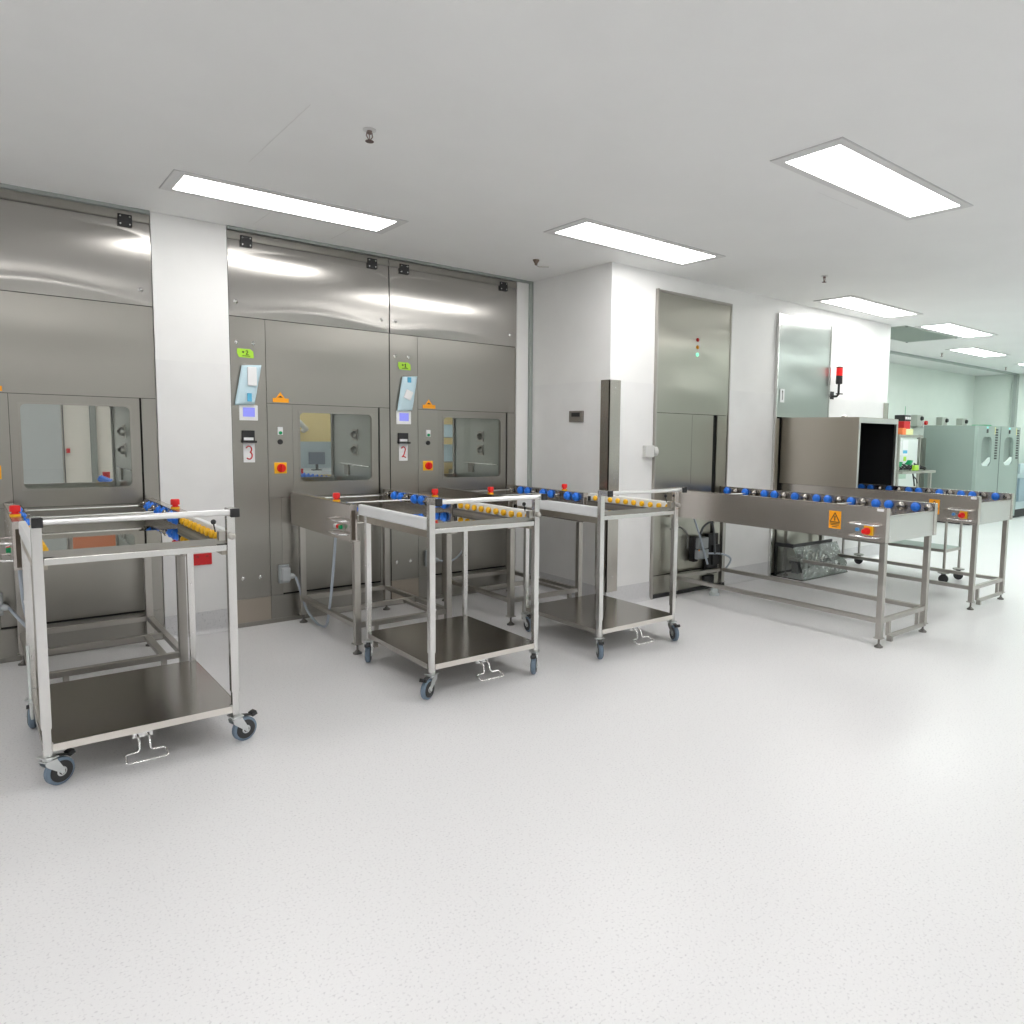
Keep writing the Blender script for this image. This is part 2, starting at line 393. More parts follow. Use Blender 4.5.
    g = MB().box(.288, .322, -.012, 0, 1.318, 1.372, .003).build('toggle_switch', WHITEP, lp)
    MB().lathe([(0, .012), (.006, .011)], (.305, -.012, 1.332), (0, -1, 0), 12).build('green_lamp', GREEN, g)
    y = MB().box(.262, .368, -.004, -.0015, 1.541, 1.570, .001).prism([(-.03, 0), (.03, 0), (0, .042)], (.312, -.0015, 1.57), (1, 0, 0), (0, 0, 1), (0, -.002, 0)).build('warning_tag', ORANGE, t)
    MB().prism([(-.017, 0), (.017, 0), (0, .012)], (.312, -.0036, 1.575), (1, 0, 0), (0, 0, 1), (0, -.0006, 0)).build('warning_mark', BLACK, y)
    # chamber seen through the window: side walls, roof, floor; open to the clean side behind a second pane
    ch = MB().box(.36, .385, .05, .83, .9, 1.6).box(.985, 1.01, .05, .83, .9, 1.6).box(.36, 1.01, .05, .83, 1.58, 1.605).box(.36, 1.01, .05, .83, .90, .93).build('chamber', PANELB, t)
    for z in (1.325, 1.205):
        n_ = MB().box(.979, .985, .30, .40, z-.045, z+.045, .002).lathe([(0, .03), (.02, .028), (.03, .012), (.035, .010)], (.979, .35, z), (-1, 0, 0), 14).build('spray_nozzle', TUBED, ch)
    MB().box(.972, .985, .47, .55, 1.0, 1.08).build('drain_cover', PANELD, ch)
    MB().tube([(.972, .06, 1.085), (.972, .62, 1.085)], .004, 8).build('guide_rod', CHROME, ch)
    MB().ring(.36, 1.01, .9, 1.6, .40, .972, .97, 1.5, .8, .83, .02).box(0, .36, .8, .83, 0, ZC-.02).box(1.01, W, .8, .83, 0, ZC-.02).box(.36, 1.01, .8, .83, 0, .9).box(.36, 1.01, .8, .83, 1.6, ZC-.02).build('clean_side_panel', PANELD, t)
    return t
w1 = make_washer(); w1.location = (-.209, YF, 0)
w1['label'] = 'stainless washer at the far left behind the nearest trolley, pale curtain seen through its window'
w3 = copy_tree(w1, None, 'stainless washer with number 3 card, middle of the three along the wall', (1.335, YF, 0))
w2 = copy_tree(w1, None, 'stainless washer with number 2 card, next to the white pillar', (2.452, YF, 0))
for o in (w1, w2, w3): o['group'] = 'pass-through washers in the left wall'
w2.scale = (1.035, 1, 1)                                        # its bay is a little wider

# number cards, stickers, hanging packets
def card(x, label, strokes):
    o = MB().box(-.036, .036, -.0015, 0, -.066, .066).build('number_card', PAPER); o.location = (x, YF-.003, 1.196); tag(o, label, 'sign', 'number cards on the washers')
    m = MB()
    for s in strokes: m.tube([(a, -.0022, b_) for a, b_ in s], .0042, 6)
    m.build('red_number', INK, o)
arc = lambda cx, cz, r_, a0, a1, sx=1: [(cx+sx*r_*math.cos(R(a0+(a1-a0)*k/10)), cz+r_*math.sin(R(a0+(a1-a0)*k/10))) for k in range(11)]
card(1.436, 'white card with a red handwritten 3 below the printer', [[(-.016, .03)]+arc(-.002, .022, .022, 130, -70, .8), arc(0, -.02, .024, 70, -140, .8)])
card(2.555, 'white card with a red handwritten 2 below the printer', [arc(0, .022, .02, 160, -30, .8)+[(.004, -.02), (-.012, -.038), (.002, -.032), (.02, -.04)]])
def sticker(x, label, kind):
    o = MB().prism([(-.05, .03), (.03, .03), (.05, .015), (.052, -.028), (-.04, -.026), (-.052, .0)], (0, 0, 0), (1, 0, 0), (0, 0, 1), (0, -.001, 0)).build('lime_sticker', LIME)
    o.location = (x, YF-.006, 1.856); tag(o, label, 'sticker', 'lime stickers on the service panels')
    m = MB()
    m.tube([(-.02, -.0015, .006), (-.008, -.0015, .012)], .003, 6).tube([(-.018, -.0015, .014), (-.01, -.0015, .004)], .003, 6)
    if kind == 2: m.tube([(.002, -.0015, .016), (.012, -.0015, .02), (.016, -.0015, .01), (.004, -.0015, -.006), (.02, -.0015, -.006)], .003, 6)
    else: m.tube([(0, -.0015, .01), (.01, -.0015, .02), (.008, -.0015, -.006)], .003, 6).tube([(0, -.0015, -.006), (.016, -.0015, -.006)], .003, 6)
    m.box(-.02, .03, -.0014, -.001, -.018, -.014).build('marker_writing', BLACK, o)
sticker(1.428, 'lime green sticker marked 2 above the left hanging packet', 2)
sticker(2.568, 'lime green sticker marked 1 above the right hanging packet', 1)
def packet(x, label, lean, first):
    o = MB(); nx, nz = 8, 14; t = bmesh.new(); V = []
    for i in range(nx+1):
        for j in range(nz+1):
            u, v = i/nx-.5, j/nz
            yy = -.012-.012*math.sin(math.pi*(u+.5))*math.sin(math.pi*v)-.002*math.sin(9*u+13*v)
            V.append(t.verts.new((u*.125+lean*(v-.5), yy, (v-.5)*.265+.01*u)))
    for i in range(nx):
        for j in range(nz):
            a = i*(nz+1)+j; f = t.faces.new((V[a], V[a+nz+1], V[a+nz+2], V[a+1])); f.smooth = True
    ext = bmesh.ops.extrude_face_region(t, geom=list(t.faces))
    for e in ext['geom']:
        if isinstance(e, bmesh.types.BMVert): e.co.y += .004 if abs(e.co.x-lean*(e.co.z/.265)) > .055 else .010
    bmesh.ops.recalc_face_normals(t, faces=t.faces)
    o._add(t); p = o.build('hanging_packet', PALEB); p.location = (x, YF-.008, 1.648)
    tag(p, label, 'packet', 'pale blue packets hung on the washers')
    if first:
        MB().box(-.008, .05, -.034, -.026, -.005, .12, .006).build('white_pouch', PAPER, p)
        MB().box(-.012, .016, -.030, -.026, -.11, -.055).build('blue_label', CYANL, p)
    else:
        MB().box(-.03, .03, -.032, -.026, -.045, .025, .004, Matrix.Rotation(R(22), 3, 'Y')).build('white_pouch', PAPER, p)
        MB().box(0, .028, -.022, -.014, .085, .125).build('blue_label', CYANL, p)
    MB().tube([(-.045+lean*.5, .006, .138), (.05+lean*.5, .006, .13)], .003, 6).build('hanging_wire', TUBED, p)
packet(1.437, 'pale blue packet with a white pouch hanging on the service panel of washer 3', .05, True)
packet(2.585, 'pale blue packet hanging on the service panel of washer 2', .045, False)

# plug sockets + cables at the foot of washers 3 and 2
def cable(name, pts, r_, m, label, n=8):
    P_ = [Vector(p) for p in pts]; out = []
    Q = [P_[0]*2-P_[1]]+P_+[P_[-1]*2-P_[-2]]
    for i in range(1, len(Q)-2):
        for k in range(n):
            s = k/n; a, b_, c_, d = Q[i-1], Q[i], Q[i+1], Q[i+2]
            out.append(.5*((2*b_)+(-a+c_)*s+(2*a-5*b_+4*c_-d)*s*s+(-a+3*b_-3*c_+d)*s**3))
    out.append(P_[-1])
    return tag(MB().tube(out, r_, 8).build(name, m, None, P_[0]), label, 'cable')
def plug(x, y, label):
    t = thing('wall_socket', label, 'socket', (x, y, .345), 0, 'grey sockets low on the washers')
    MB().box(-.035, .035, -.03, 0, -.065, .065, .006).build('back_box', GREYP, t)
    MB().box(-.03, .03, -.075, -.03, -.045, .05, .01).lathe([(0, .02), (.02, .018), (.035, .010)], (.03, -.055, -.01), (.8, -.6, -.2), 14).build('plug', mat('pale grey plug', (.55, .58, .60), .45), t)
plug(1.64, YF-.002, 'grey socket with a plug, low on washer 3')
plug(2.765, YF-.002, 'grey socket with a plug, low on washer 2 behind the middle trolley')
plug(.075, YF-.002, 'grey socket with a plug at the left picture edge')
cable('power_cable', [(1.70, 5.19, .328), (1.72, 5.17, .24), (1.75, 5.13, .10), (1.79, 5.05, .012), (1.80, 4.92, .012), (1.75, 4.72, .13), (1.72, 4.56, .40), (1.715, 4.48, .694)], .0085, LGREY, 'pale grey cable looping from the socket on washer 3 up to its roller table')
cable('power_cable', [(2.825, 5.19, .328), (2.89, 5.12, .33), (2.93, 5.02, .42), (2.93, 4.98, .58), (2.90, 4.95, .695)], .0075, LGREY, 'pale grey cable from the socket on washer 2 to its roller table')
cable('power_cable', [(.135, 5.19, .328), (.16, 4.9, .33), (.19, 4.6, .34), (.17, 4.42, .5), (.16, 4.42, .694)], .0085, LGREY, 'pale grey cable at the left edge running to the nearest roller table')

# ================================================================== ROLLER TABLES
def wheel_mesh(r_=.033, wd=.032):
    m = MB().lathe([(0, .010), (.004, .012), (.004, r_*.86), (.007, r_), (.012, r_), (.015, r_*.84), (wd-.012, r_*.82), (wd-.006, r_*.76), (wd-.002, r_*.55), (wd, .008), (wd+.006, .006)], (0, 0, 0), (1, 0, 0), 20)
    me = bpy.data.meshes.new('blue_wheel'); m.bm.to_mesh(me); me.materials.append(BLUE); m.bm.free(); return me
def swheel_mesh(r_=.030, wd=.04):
    m = MB().lathe([(0, .012), (.003, .012), (.003, r_*.95), (.007, r_*.95), (.010, r_*.5), (.018, r_*.5), (.018, r_*.85), (.022, r_), (.028, r_), (.032, r_*.7), (wd, .010), (wd+.01, .008)], (0, 0, 0), (1, 0, 0), 18)
    me = bpy.data.meshes.new('steel_wheel'); m.bm.to_mesh(me); me.materials.append(steel('dark wheel steel', (.34, .32, .30), .2)); m.bm.free(); return me
BW, SW = wheel_mesh(), swheel_mesh()
def put(me, name, loc, parent, flip=False):
    o = bpy.data.objects.new(name, me); COL.objects.link(o); o.parent = parent; o.location = loc
    if flip: o.rotation_euler = (0, 0, math.pi)
    return o
def make_table(name, L, pattern, y_first, step, end_panel, loopy, WD=.72, kind='infeed'):
    """local: x 0..WD, y 0 (free end) .. L (chamber end); side housings z .70-.92"""
    t = thing(name, None, 'roller table')
    zt, zb, th = .918, .695, .045
    for sx in (0, 1):
        x0 = 0 if sx == 0 else WD-th; x1 = x0+th
        p = MB().box(x0, x0+.004, 0, L, zb, zt).box(x1-.004, x1, 0, L, zb, zt).box(x0, x1, 0, L, zt-.004, zt).box(x0+.004, x1-.004, 0.0, .004, zb, zt-.004)
        p.box(x0, x1, L-.004, L, zb, zt)
        s = p.build('side_panel', SIDE, t)
        if kind == 'infeed': MB().box(x0+.010, x1-.012, -.0012, 0, zb+.012, zt-.035).build('dark_slot', mat('brown slot', (.10, .08, .06), .6), s)
        for yy in (L*.25, L*.5, L*.75): MB().lathe([(0, .004), (.002, .003)], (x0 if sx == 0 else x1, yy, .845), (-1 if sx == 0 else 1, 0, 0), 8).build('rivet', CHROME, s)
    if end_panel:
        e = MB().box(th, WD-th, 0.006, .010, zb, .866).box(th, WD-th, .006, .022, .860, .866).build('end_panel', SIDEL, t)
        for xx in (th+.02, WD-th-.02): MB().lathe([(0, .006), (.003, .004)], (xx, .006, .725), (0, -1, 0), 8).build('bolt', CHROME, e)
    MB().box(th, WD-th, .03, L-.02, .80, .806).build('drip_tray', TRAY if kind == 'infeed' else SHELF, t)
    y = y_first; i = 0
    while y < L-.05:
        k = pattern[i % len(pattern)]
        for sx in (0, 1):
            put(BW if k == 'b' else SW, 'blue_wheel' if k == 'b' else 'steel_wheel', (th if sx == 0 else WD-th, y, .884), t, sx == 1)
        y += step; i += 1
    for yy in loopy: MB().tube([(th, yy, .876), (WD-th, yy, .876)], .0045, 8).build('cross_shaft', BAR, t)
    for sx in (0, 1):
        for sy in (0, 1):
            x = .05 if sx == 0 else WD-.05; yy = .035 if sy == 0 else L-.06
            l = MB().box(x-.019, x+.019, yy-.019, yy+.019, .065, zb, .002).box(x-.026, x+.026, yy-.026, yy+.026, .060, .066).build('leg', TUBED, t)
            MB().lathe([(0, .027), (.008, .027), (.014, .016), (.02, .012), (.024, .007), (.062, .007)], (x, yy, .0005), (0, 0, 1), 16).build('levelling_foot', DFOOT, l)
    zr = .175; rr = .015
    for sx in (0, 1):
        x = .05 if sx == 0 else WD-.05
        MB().box(x-rr, x+rr, .055, L-.08, zr-rr, zr+rr, .002).build('side_rail', TUBED, t)
    MB().box(.07, WD-.07, .035-rr, .035+rr, zr-rr, zr+rr, .002).build('cross_rail', TUBED, t)
    MB().box(.07, WD-.07, L-.06-rr, L-.06+rr, zr-rr, zr+rr, .002).build('cross_rail', TUBED, t)
    d = MB()
    for x in (.17, WD-.14): d.box(x-.012, x+.012, .024, .048, .06, zr-rr)
    d.box(.14, WD-.04, .018, .030, .045, .075, .002).box(.14, .165, -.004, .03, .03, .07)
    d.build('docking_bar', TUBED, t)
    if kind == 'infeed':
        MB().box(.065, WD-.065, .48, .51, .16, .19, .002).build('cross_rail', TUBED, t)
        MB().box(WD-.155, WD-.12, .05, .48, .165, .185, .002).build('bracket_bar', TUBED, t)
    return t
def guard_loops(t, y0, y1, z0, z1):
    for z in (z0, z1):
        MB().tube([(0, y0, z), (-.035, y0+.01, z), (-.045, y0+.03, z), (-.045, y1-.03, z), (-.035, y1-.01, z), (0, y1, z)], .0055, 8).build('guard_loop', CHROME, t)
infeed = make_table('roller_infeed_table', 1.035, 'bbm', .08, .105, False, (.985, .55), .72)
# buttons, emergency stops
for x in (.022, .698):
    e = MB().lathe([(0, .022), (.010, .022)], (x, .26, .918), (0, 0, 1), 16).build('stop_button', YELLOW, infeed)
    MB().lathe([(0, .020), (.004, .020), (.004, .014), (.012, .014), (.012, .022), (.036, .022), (.042, .018), (.043, .001)], (x, .26, .928), (0, 0, 1), 18).build('red_mushroom', RED, e)
guard_loops(infeed, .04, .27, .735, .815)
sb = MB().box(-.006, 0, .08, .22, .75, .80, .002).build('switch_plate', TUBED, infeed)
MB().lathe([(0, .014), (.016, .012)], (-.006, .19, .775), (-1, 0, 0), 12).build('white_button', WHITEP, sb)
MB().lathe([(0, .014), (.016, .012)], (-.006, .15, .775), (-1, 0, 0), 12).build('red_button', RED, sb)
MB().lathe([(0, .014), (.018, .012)], (-.006, .11, .775), (-1, 0, 0), 12).build('green_button', GREEN, sb)
infeed.location = (.135, 4.19, 0); infeed['label'] = 'stainless roller table docked to the far left washer, behind the nearest trolley'
i3 = copy_tree(infeed, None, 'stainless roller table docked to washer 3, behind the middle trolley', (1.690, 4.19, 0))
i2 = copy_tree(infeed, None, 'stainless roller table docked to washer 2, behind the third trolley', (2.81, 4.19, 0))
for o in (infeed, i2, i3): o['group'] = 'short roller tables in front of the washers'

conv = make_table('roller_conveyor_table', 1.93, 'mbmbb', .035, .100, True, (.62, 1.62), .72, 'conveyor')
guard_loops(conv, .04, .25, .725, .805)
mn = MB().box(-.014, 0, .085, .145, .735, .795, .003).build('main_switch', YELLOW, conv)
MB().lathe([(0, .024), (.02, .024), (.03, .018), (.05, .014)], (-.014, .12, .763), (-1, 0, 0), 16).build('red_knob', RED, mn)
MB().lathe([(0, .013), (.014, .012)], (0, .195, .765), (-1, 0, 0), 12).build('blue_button', mat('blue button', (.1, .35, .75), .3), conv)
st = MB().box(-.0012, 0, .318, .408, .752, .872).build('warning_sticker', ORANGE, conv); st['label'] = 'orange sticker with a black hazard triangle'
m = MB()
tri = [(-.036, 0), (.036, 0), (0, .062)]; tri2 = [(.024, .008), (-.024, .008), (0, .05)]
for a, b_ in (((-.036, 0), (.036, 0)), ((.036, 0), (0, .062)), ((0, .062), (-.036, 0))):
    m.tube([(-.0016, .363+a[0], .797+a[1]), (-.0016, .363+b_[0], .797+b_[1])], .0028, 6)
m.tube([(-.0016, .363, .806), (-.0016, .363, .83)], .003, 6).tube([(-.0016, .363, .826), (-.0016, .3545, .838)], .0022, 6).tube([(-.0016, .363, .826), (-.0016, .3715, .838)], .0022, 6)
for z, w_ in ((.785, .07), (.775, .06), (.763, .04)): m.box(-.0018, -.0012, .363-w_/2, .363+w_/2, z, z+.004)
m.build('hazard_symbol', BLACK, st)
MB().box(-.001, 0, .02, .065, .896, .914).build('white_label', PAPER, conv)
conv.location = (4.40, 2.27, 0); conv['label'] = 'long roller conveyor with hazard sticker, nearer of the two on the right'
cB = copy_tree(conv, None, 'long stainless roller conveyor entering the tunnel box, farther of the two on the right', (6.02, 2.35, 0))
cB.scale = (1, .962, 1)
for o in (conv, cB): o['group'] = 'long roller conveyors on the right'

# ================================================================== TROLLEYS
TW, TD = .647, .77
def make_caster(parent, x, y, ang):
    f = MB().box(-.03, .03, -.022, .022, .118, .124, .002).lathe([(0, .018), (.012, .016)], (0, 0, .108), (0, 0, 1), 14)
    for sx in (-1, 1):
        f.prism([(-.022, .108), (.020, .108), (.046, .060), (.045, .044), (.036, .042), (.030, .050), (-.018, .09)], (sx*.019-.0015, 0, 0), (0, 1, 0), (0, 0, 1), (.003, 0, 0))
    f.box(-.02, .02, -.022, .022, .104, .109).lathe([(0, .006), (.05, .006)], (-.025, .038, .052), (1, 0, 0), 10)
    o = f.build('caster_fork', ZINC, parent); o.location = (x, y, 0); o.rotation_euler = (0, 0, ang)
    w_ = MB().lathe([(-.014, .034), (-.013, .046), (-.008, .052), (.008, .052), (.013, .046), (.014, .034)], (0, .038, .052), (1, 0, 0), 32).build('tyre', TYRE, o)
    MB().lathe([(-.0165, .012), (-.0165, .039), (-.014, .041), (.014, .041), (.0165, .039), (.0165, .012)], (0, .038, .052), (1, 0, 0), 28).lathe([(-.019, .012), (.019, .012)], (0, .038, .052), (1, 0, 0), 14).build('rim', HUB, o)
    MB().lathe([(-.0185, .015), (-.0165, .018), (.0165, .018), (.0185, .015)], (0, .038, .052), (1, 0, 0), 20).build('hub', ZINC, o)
    MB().box(-.012, .012, .03, .075, .106, .112, .002, Matrix.Rotation(R(-14), 3, 'X')).box(-.016, .016, .066, .09, .100, .118, .003, Matrix.Rotation(R(20), 3, 'X')).build('brake_pedal', BLACK, o)
    return o
def make_trolley():
    t = thing('transfer_trolley', None, 'trolley')
    for sx in (0, 1):
        x = TW*sx
        l = MB().box(x-.016, x+.016, -.016, .016, .23, 1.0, .002).box(x-.013, x+.013, -.013, .013, .125, .235, .0015).build('front_leg', TUBE, t)
        a = MB().box(x-.016, x+.016, -.075, .017, .992, 1.024, .002).build('handle_arm', TUBE, t)
        MB().box(x-.0170, x+.0170, -.088, -.073, .990, 1.026, .003).build('black_end_cap', BLACK, a)
        r_ = MB().box(x-.0145, x+.0145, TD-.0145, TD+.0145, .30, .86, .002).box(x-.012, x+.012, TD-.012, TD+.012, .125, .31).build('rear_leg', TUBE, t)
        for z in (.32, .57):
            MB().lathe([(0, .005), (.003, .004)], (x-.0145, TD, z), (-1, 0, 0), 8).build('screw', CHROME, r_)
            MB().lathe([(0, .005), (.003, .004)], (x, TD-.0145, z), (0, -1, 0), 8).build('screw', CHROME, r_)
        # side channel + white guide
        s_ = 1 if sx == 0 else -1
        MB().box(min(x-s_*.012, x+s_*.03), max(x-s_*.012, x+s_*.03), .018, .868, .822, .858, .001).build('side_channel', BOXST, t)
        MB().box(min(x-s_*.016, x+s_*.012), max(x-s_*.016, x+s_*.012), .020, .868, .858, .922, .009).build('white_guide', WHITEP, t)
        rl = MB().box(min(x+s_*.010, x+s_*.034), max(x+s_*.010, x+s_*.034), .02, .86, .858, .868).build('roller_strip', PANELD, t)
        for k in range(10):
            MB().lathe([(0, .010), (.003, .016), (.010, .019), (.020, .018), (.026, .010)], (x+s_*.010, .045+k*.082, .889), (s_, 0, 0), 16).build('yellow_roller', YELLOW, rl)
        MB().box(min(x+s_*.01, x+s_*.05), max(x+s_*.01, x+s_*.05), .012, .024, .856, .870).build('black_stop', BLACK, rl)
        MB().box(min(x+s_*.008, x+s_*.03), max(x+s_*.008, x+s_*.03), .845, .858, .856, .90).build('black_bumper', BLACK, rl)
    MB().tube([(-.001, -.060, 1.008), (TW+.001, -.060, 1.008)], .0125, 14).build('handle_bar', BAR, t)
    MB().box(.0175, TW-.0175, -.012, .012, .843, .868, .002).build('front_crossbar', TUBE, t)
    MB().box(.0175, TW-.0175, .013, .018, .868, .893).build('front_lip', PANEL, t)
    MB().box(.0145, TW-.0145, TD-.012, TD+.012, .815, .838, .002).build('rear_crossbar', TUBED, t)
    MB().box(.03, TW-.03, .02, .865, .838, .842).build('drip_tray', TRAY, t)
    sh = MB().box(.018, TW-.018, -.014, TD+.014, .166, .170).box(-.012, .018, .018, TD-.018, .166, .170).box(TW-.018, TW+.012, .018, TD-.018, .166, .170)
    sh.box(.018, TW-.018, -.014, -.010, .142, .166).box(.018, TW-.018, TD+.010, TD+.014, .142, .166).box(-.014, -.010, .018, TD-.018, .142, .170).box(TW+.010, TW+.014, .018, TD-.018, .142, .170)
    s = sh.build('lower_shelf', SHELF, t)
    MB().box(.0145, TW-.0145, -.018, -.0142, .143, .1705, .0005).build('shelf_edge', mat('pale shelf edge', (.78, .74, .69), .3, .6), s)
    # foot pedal
    p = MB(); cx = TW*.47
    p.box(cx-.035, cx+.035, .0, .03, .118, .142)
    p.tube([(cx-.018, .0, .13), (cx-.018, -.035, .118), (cx-.018, -.045, .086), (cx-.025, -.05, .078), (cx-.062, -.05, .076), (cx-.070, -.055, .074), (cx-.070, -.10, .062), (cx-.062, -.106, .060), (cx+.062, -.106, .060), (cx+.070, -.10, .062), (cx+.070, -.055, .074), (cx+.062, -.05, .076), (cx+.025, -.05, .078), (cx+.018, -.045, .086), (cx+.018, -.035, .118), (cx+.018, 0, .13)], .004, 8)
    p.build('foot_pedal', CHROME, t)
    # latch lever on the right
    la = MB().box(TW-.045, TW-.018, -.004, .03, .885, .925, .002).lathe([(0, .014), (.02, .014), (.024, .008)], (TW-.002, -.018, .905), (0, -1, 0), 12).build('latch', TUBED, t)
    MB().tube([(TW-.05, .03, .92), (TW-.055, .035, .955)], .003, 6).lathe([(-.011, .002), (-.008, .008), (0, .011), (.008, .008), (.011, .002)], (TW-.055, .035, .962), (0, 0, 1), 12).build('lever_knob', BLACK, la)
    for x, y in ((0, 0), (TW, 0), (0, TD), (TW, TD)): make_caster(t, x, y, 0)
    return t
t1 = make_trolley(); t1.location = (.173, 3.31, 0); t1['label'] = 'stainless trolley with yellow rollers nearest the camera at the left'
t1.name = 'transfer_trolley'
t2 = copy_tree(t1, None, 'stainless trolley with yellow rollers, middle of the three', (1.743, 3.29, 0))
t3 = copy_tree(t1, None, 'stainless trolley with yellow rollers, third from the left beside the pillar', (2.860, 3.27, 0))
def spin(t, angs):
    cs = [c for c in t.children if c.name.startswith('caster_fork')]
    cs.sort(key=lambda c: (round(c.location.y, 2), round(c.location.x, 2)))
    for c, a in zip(cs, angs): c.rotation_euler = (0, 0, R(a))
MB().tube([(-.020, .55, .42), (-.022, .50, .20)], .006, 8).box(-.026, -.016, .44, .52, .13, .2, .003).build('side_release_rod', ZINC, t1)
spin(t1, (-62, -75, 170, 190)); spin(t2, (120, 140, 150, 10)); spin(t3, (150, 160, 175, 10))
for o in (t1, t2, t3): o['group'] = 'loading trolleys in front of the washers'

# ================================================================== SMALL WALL THINGS
t = thing('double_socket', 'red double power socket on the white column behind the nearest trolley', 'socket', (1.128, YF-.0145, .50))
MB().box(-.057, .057, -.008, 0, -.038, .038, .003).build('cover_plate', DRED, t)
m = MB()
for x in (-.028, .028): m.box(x-.008, x+.008, -.012, -.008, .012, .026, .001)
m.build('switches', mat('dark red rocker', (.4, .02, .02), .4), t)
t = thing('wall_display', 'small grey thermostat display on the side of the white pillar', 'control', (3.757, 4.61, 1.502))
MB().box(-.02, 0, -.085, .085, -.045, .045, .004).build('case', mat('taupe case', (.22, .20, .18), .4), t)
MB().box(-.022, -.02, -.055, .05, -.002, .03).build('screen', BLACK, t)
t = thing('wall_socket', 'white single socket with a round plug on the wall beside the first chamber', 'socket', (4.17, YR-.003, 1.23))
MB().box(-.05, .045, -.045, 0, -.048, .048, .006).build('box', mat('off white plastic', (.70, .70, .68), .4), t)
MB().lathe([(0, .038), (.03, .038), (.04, .02)], (.05, -.025, 0), (.9, -.4, 0), 18).build('round_plug', mat('off white plug', (.62, .62, .60), .4), t)

# ================================================================== CHAMBER 4 (flush in the right wall)
t = thing('sterilizer_chamber', 'stainless chamber door with three indicator lamps in the white wall', 'chamber', (0, YR, 0))
def pr_bulge(u, v): return .004*math.sin(math.pi*u)*math.sin(2.6*math.pi*v)**2 if 0 < u < 1 else 0
MB().box(4.237, 4.252, -.03, .05, 0, 2.533).box(5.185, 5.198, -.006, .05, 0, 2.533).box(4.252, 5.185, -.012, .05, 2.515, 2.533).build('frame', TUBED, t)
MB().box(4.252, 4.262, -.018, .02, 0.0, 2.515).build('guide_track', CHROME, t)
MB().box(4.252, 5.185, .02, .06, .0, 2.515).build('backing', GAP, t)
u4 = MB().sheet(4.264, 5.184, 1.549, 2.514, 0, pr_bulge, 20, 50).build('upper_panel', PANELR, t)
for z, mm, nm in ((2.177, REDL, 'red_lamp'), (2.116, AMBER, 'amber_lamp'), (2.053, GREENL, 'green_lamp')):
    MB().lathe([(0, .017), (.005, .017), (.005, .013), (.010, .012), (.014, .006)], (4.748, -.003, z), (0, -1, 0), 18).build(nm, mm, u4)
MB().box(4.266, 4.43, 0, .01, .19, 1.545).box(5.045, 5.18, 0, .01, .19, 1.545).build('side_strip', PANELR, t)
d = MB().box(4.434, 5.0, .008, .018, .19, 1.545).build('sliding_door', PANELR, t)
MB().box(4.72, 4.723, .006, .008, .95, 1.54).build('door_seam', PANELD, d)
MB().box(4.266, 5.18, .002, .012, .03, .182).build('lower_panel', PANELR, t)
MB().box(4.24, 5.19, -.02, .01, 0.0005, .03).box(4.24, 4.262, -.022, .0, .03, .14).build('black_floor_seal', BLACK, t)
t = thing('junction_box', 'grey junction box low on the first chamber, cables above it', 'junction box', (4.79, YR-.001, .40))
MB().box(-.075, -.02, -.06, 0, -.13, .09, .006).build('black_back', BLACK, t)
MB().box(-.055, .07, -.10, 0, -.015, .085, .01).box(-.065, .075, -.10, 0, -.105, -.02, .01).build('case', GREYP, t)
MB().box(-.064, -.05, -.104, -.1, -.03, -.015).build('orange_mark', ORANGE, t)
tag(MB().box(4.915, 5.05, YR-.05, YR, .14, .50, .004).box(4.96, 5.06, YR-.07, YR, .22, .40, .004).box(4.9, 5.03, YR-.03, YR, .02, .12).build('black_valve_block', BLACK, None, (4.98, YR, .02)), 'tall black valve block low on the first chamber beside the grey junction box', 'valve')
cable('power_cable', [(4.76, 4.14, .48), (4.76, 4.1, .58), (4.82, 4.06, .62), (4.86, 4.06, .5), (4.9, 4.08, .34)], .009, mat('dark grey cable', (.12, .13, .14), .5), 'dark cable arching over the grey junction box on the first chamber')
cable('power_cable', [(4.86, 4.12, .34), (4.98, 4.06, .33), (5.12, 4.08, .27), (5.1, 4.12, .18), (5.02, 4.15, .16)], .008, LGREY, 'pale cable curling from the junction box to the black valve block')
cable('power_cable', [(4.62, 4.1, .698), (4.72, 4.1, .5), (4.83, 4.1, .25)], .009, LGREY, 'straight pale cable dropping from the nearer conveyor to the floor')
cable('power_cable', [(4.42, 4.17, .58), (4.52, 4.15, .59), (4.6, 4.14, .52), (4.62, 4.15, .40)], .008, mat('grey cable', (.2, .2, .19), .5), 'short grey cable curving behind the third trolley on the first chamber')
tag(MB().lathe([(0, .045), (.022, .045), (.026, .033), (.055, .031), (.058, .02)], (4.80, 3.99, .0005), (0, 0, 1), 20).build('floor_cap', mat('white floor cap', (.62, .68, .68), .4), None, (4.80, 3.99, 0)), 'small white round cap on the floor under the nearer conveyor', 'cap')

# ================================================================== CHAMBER 5 + tunnel box
t = thing('sterilizer_chamber', 'pale stainless chamber panel with an arrow label behind the tunnel box', 'chamber', (0, YR, 0))
MB().box(5.867, 5.885, -.03, .05, 0, 2.533).box(6.795, 6.808, -.02, .05, 0, 2.533).box(5.885, 6.795, -.02, .05, 2.513, 2.533).build('frame', TUBE, t)
MB().box(5.885, 6.795, .02, .06, .0, 2.513).build('backing', GAP, t)
MB().sheet(5.895, 6.794, 1.56, 2.512, -.01, pr_bulge, 20, 50).build('upper_panel', PANELB, t)
lb = MB().box(5.945, 6.015, -.017, -.0155, 1.70, 1.83).build('arrow_label', PAPER, t)
MB().box(5.976, 5.984, -.0185, -.017, 1.725, 1.80).prism([(-.012, 0), (.012, 0), (0, .02)], (5.98, -.017, 1.798), (1, 0, 0), (0, 0, 1), (0, -.0015, 0)).build('arrow', BLACK, lb)
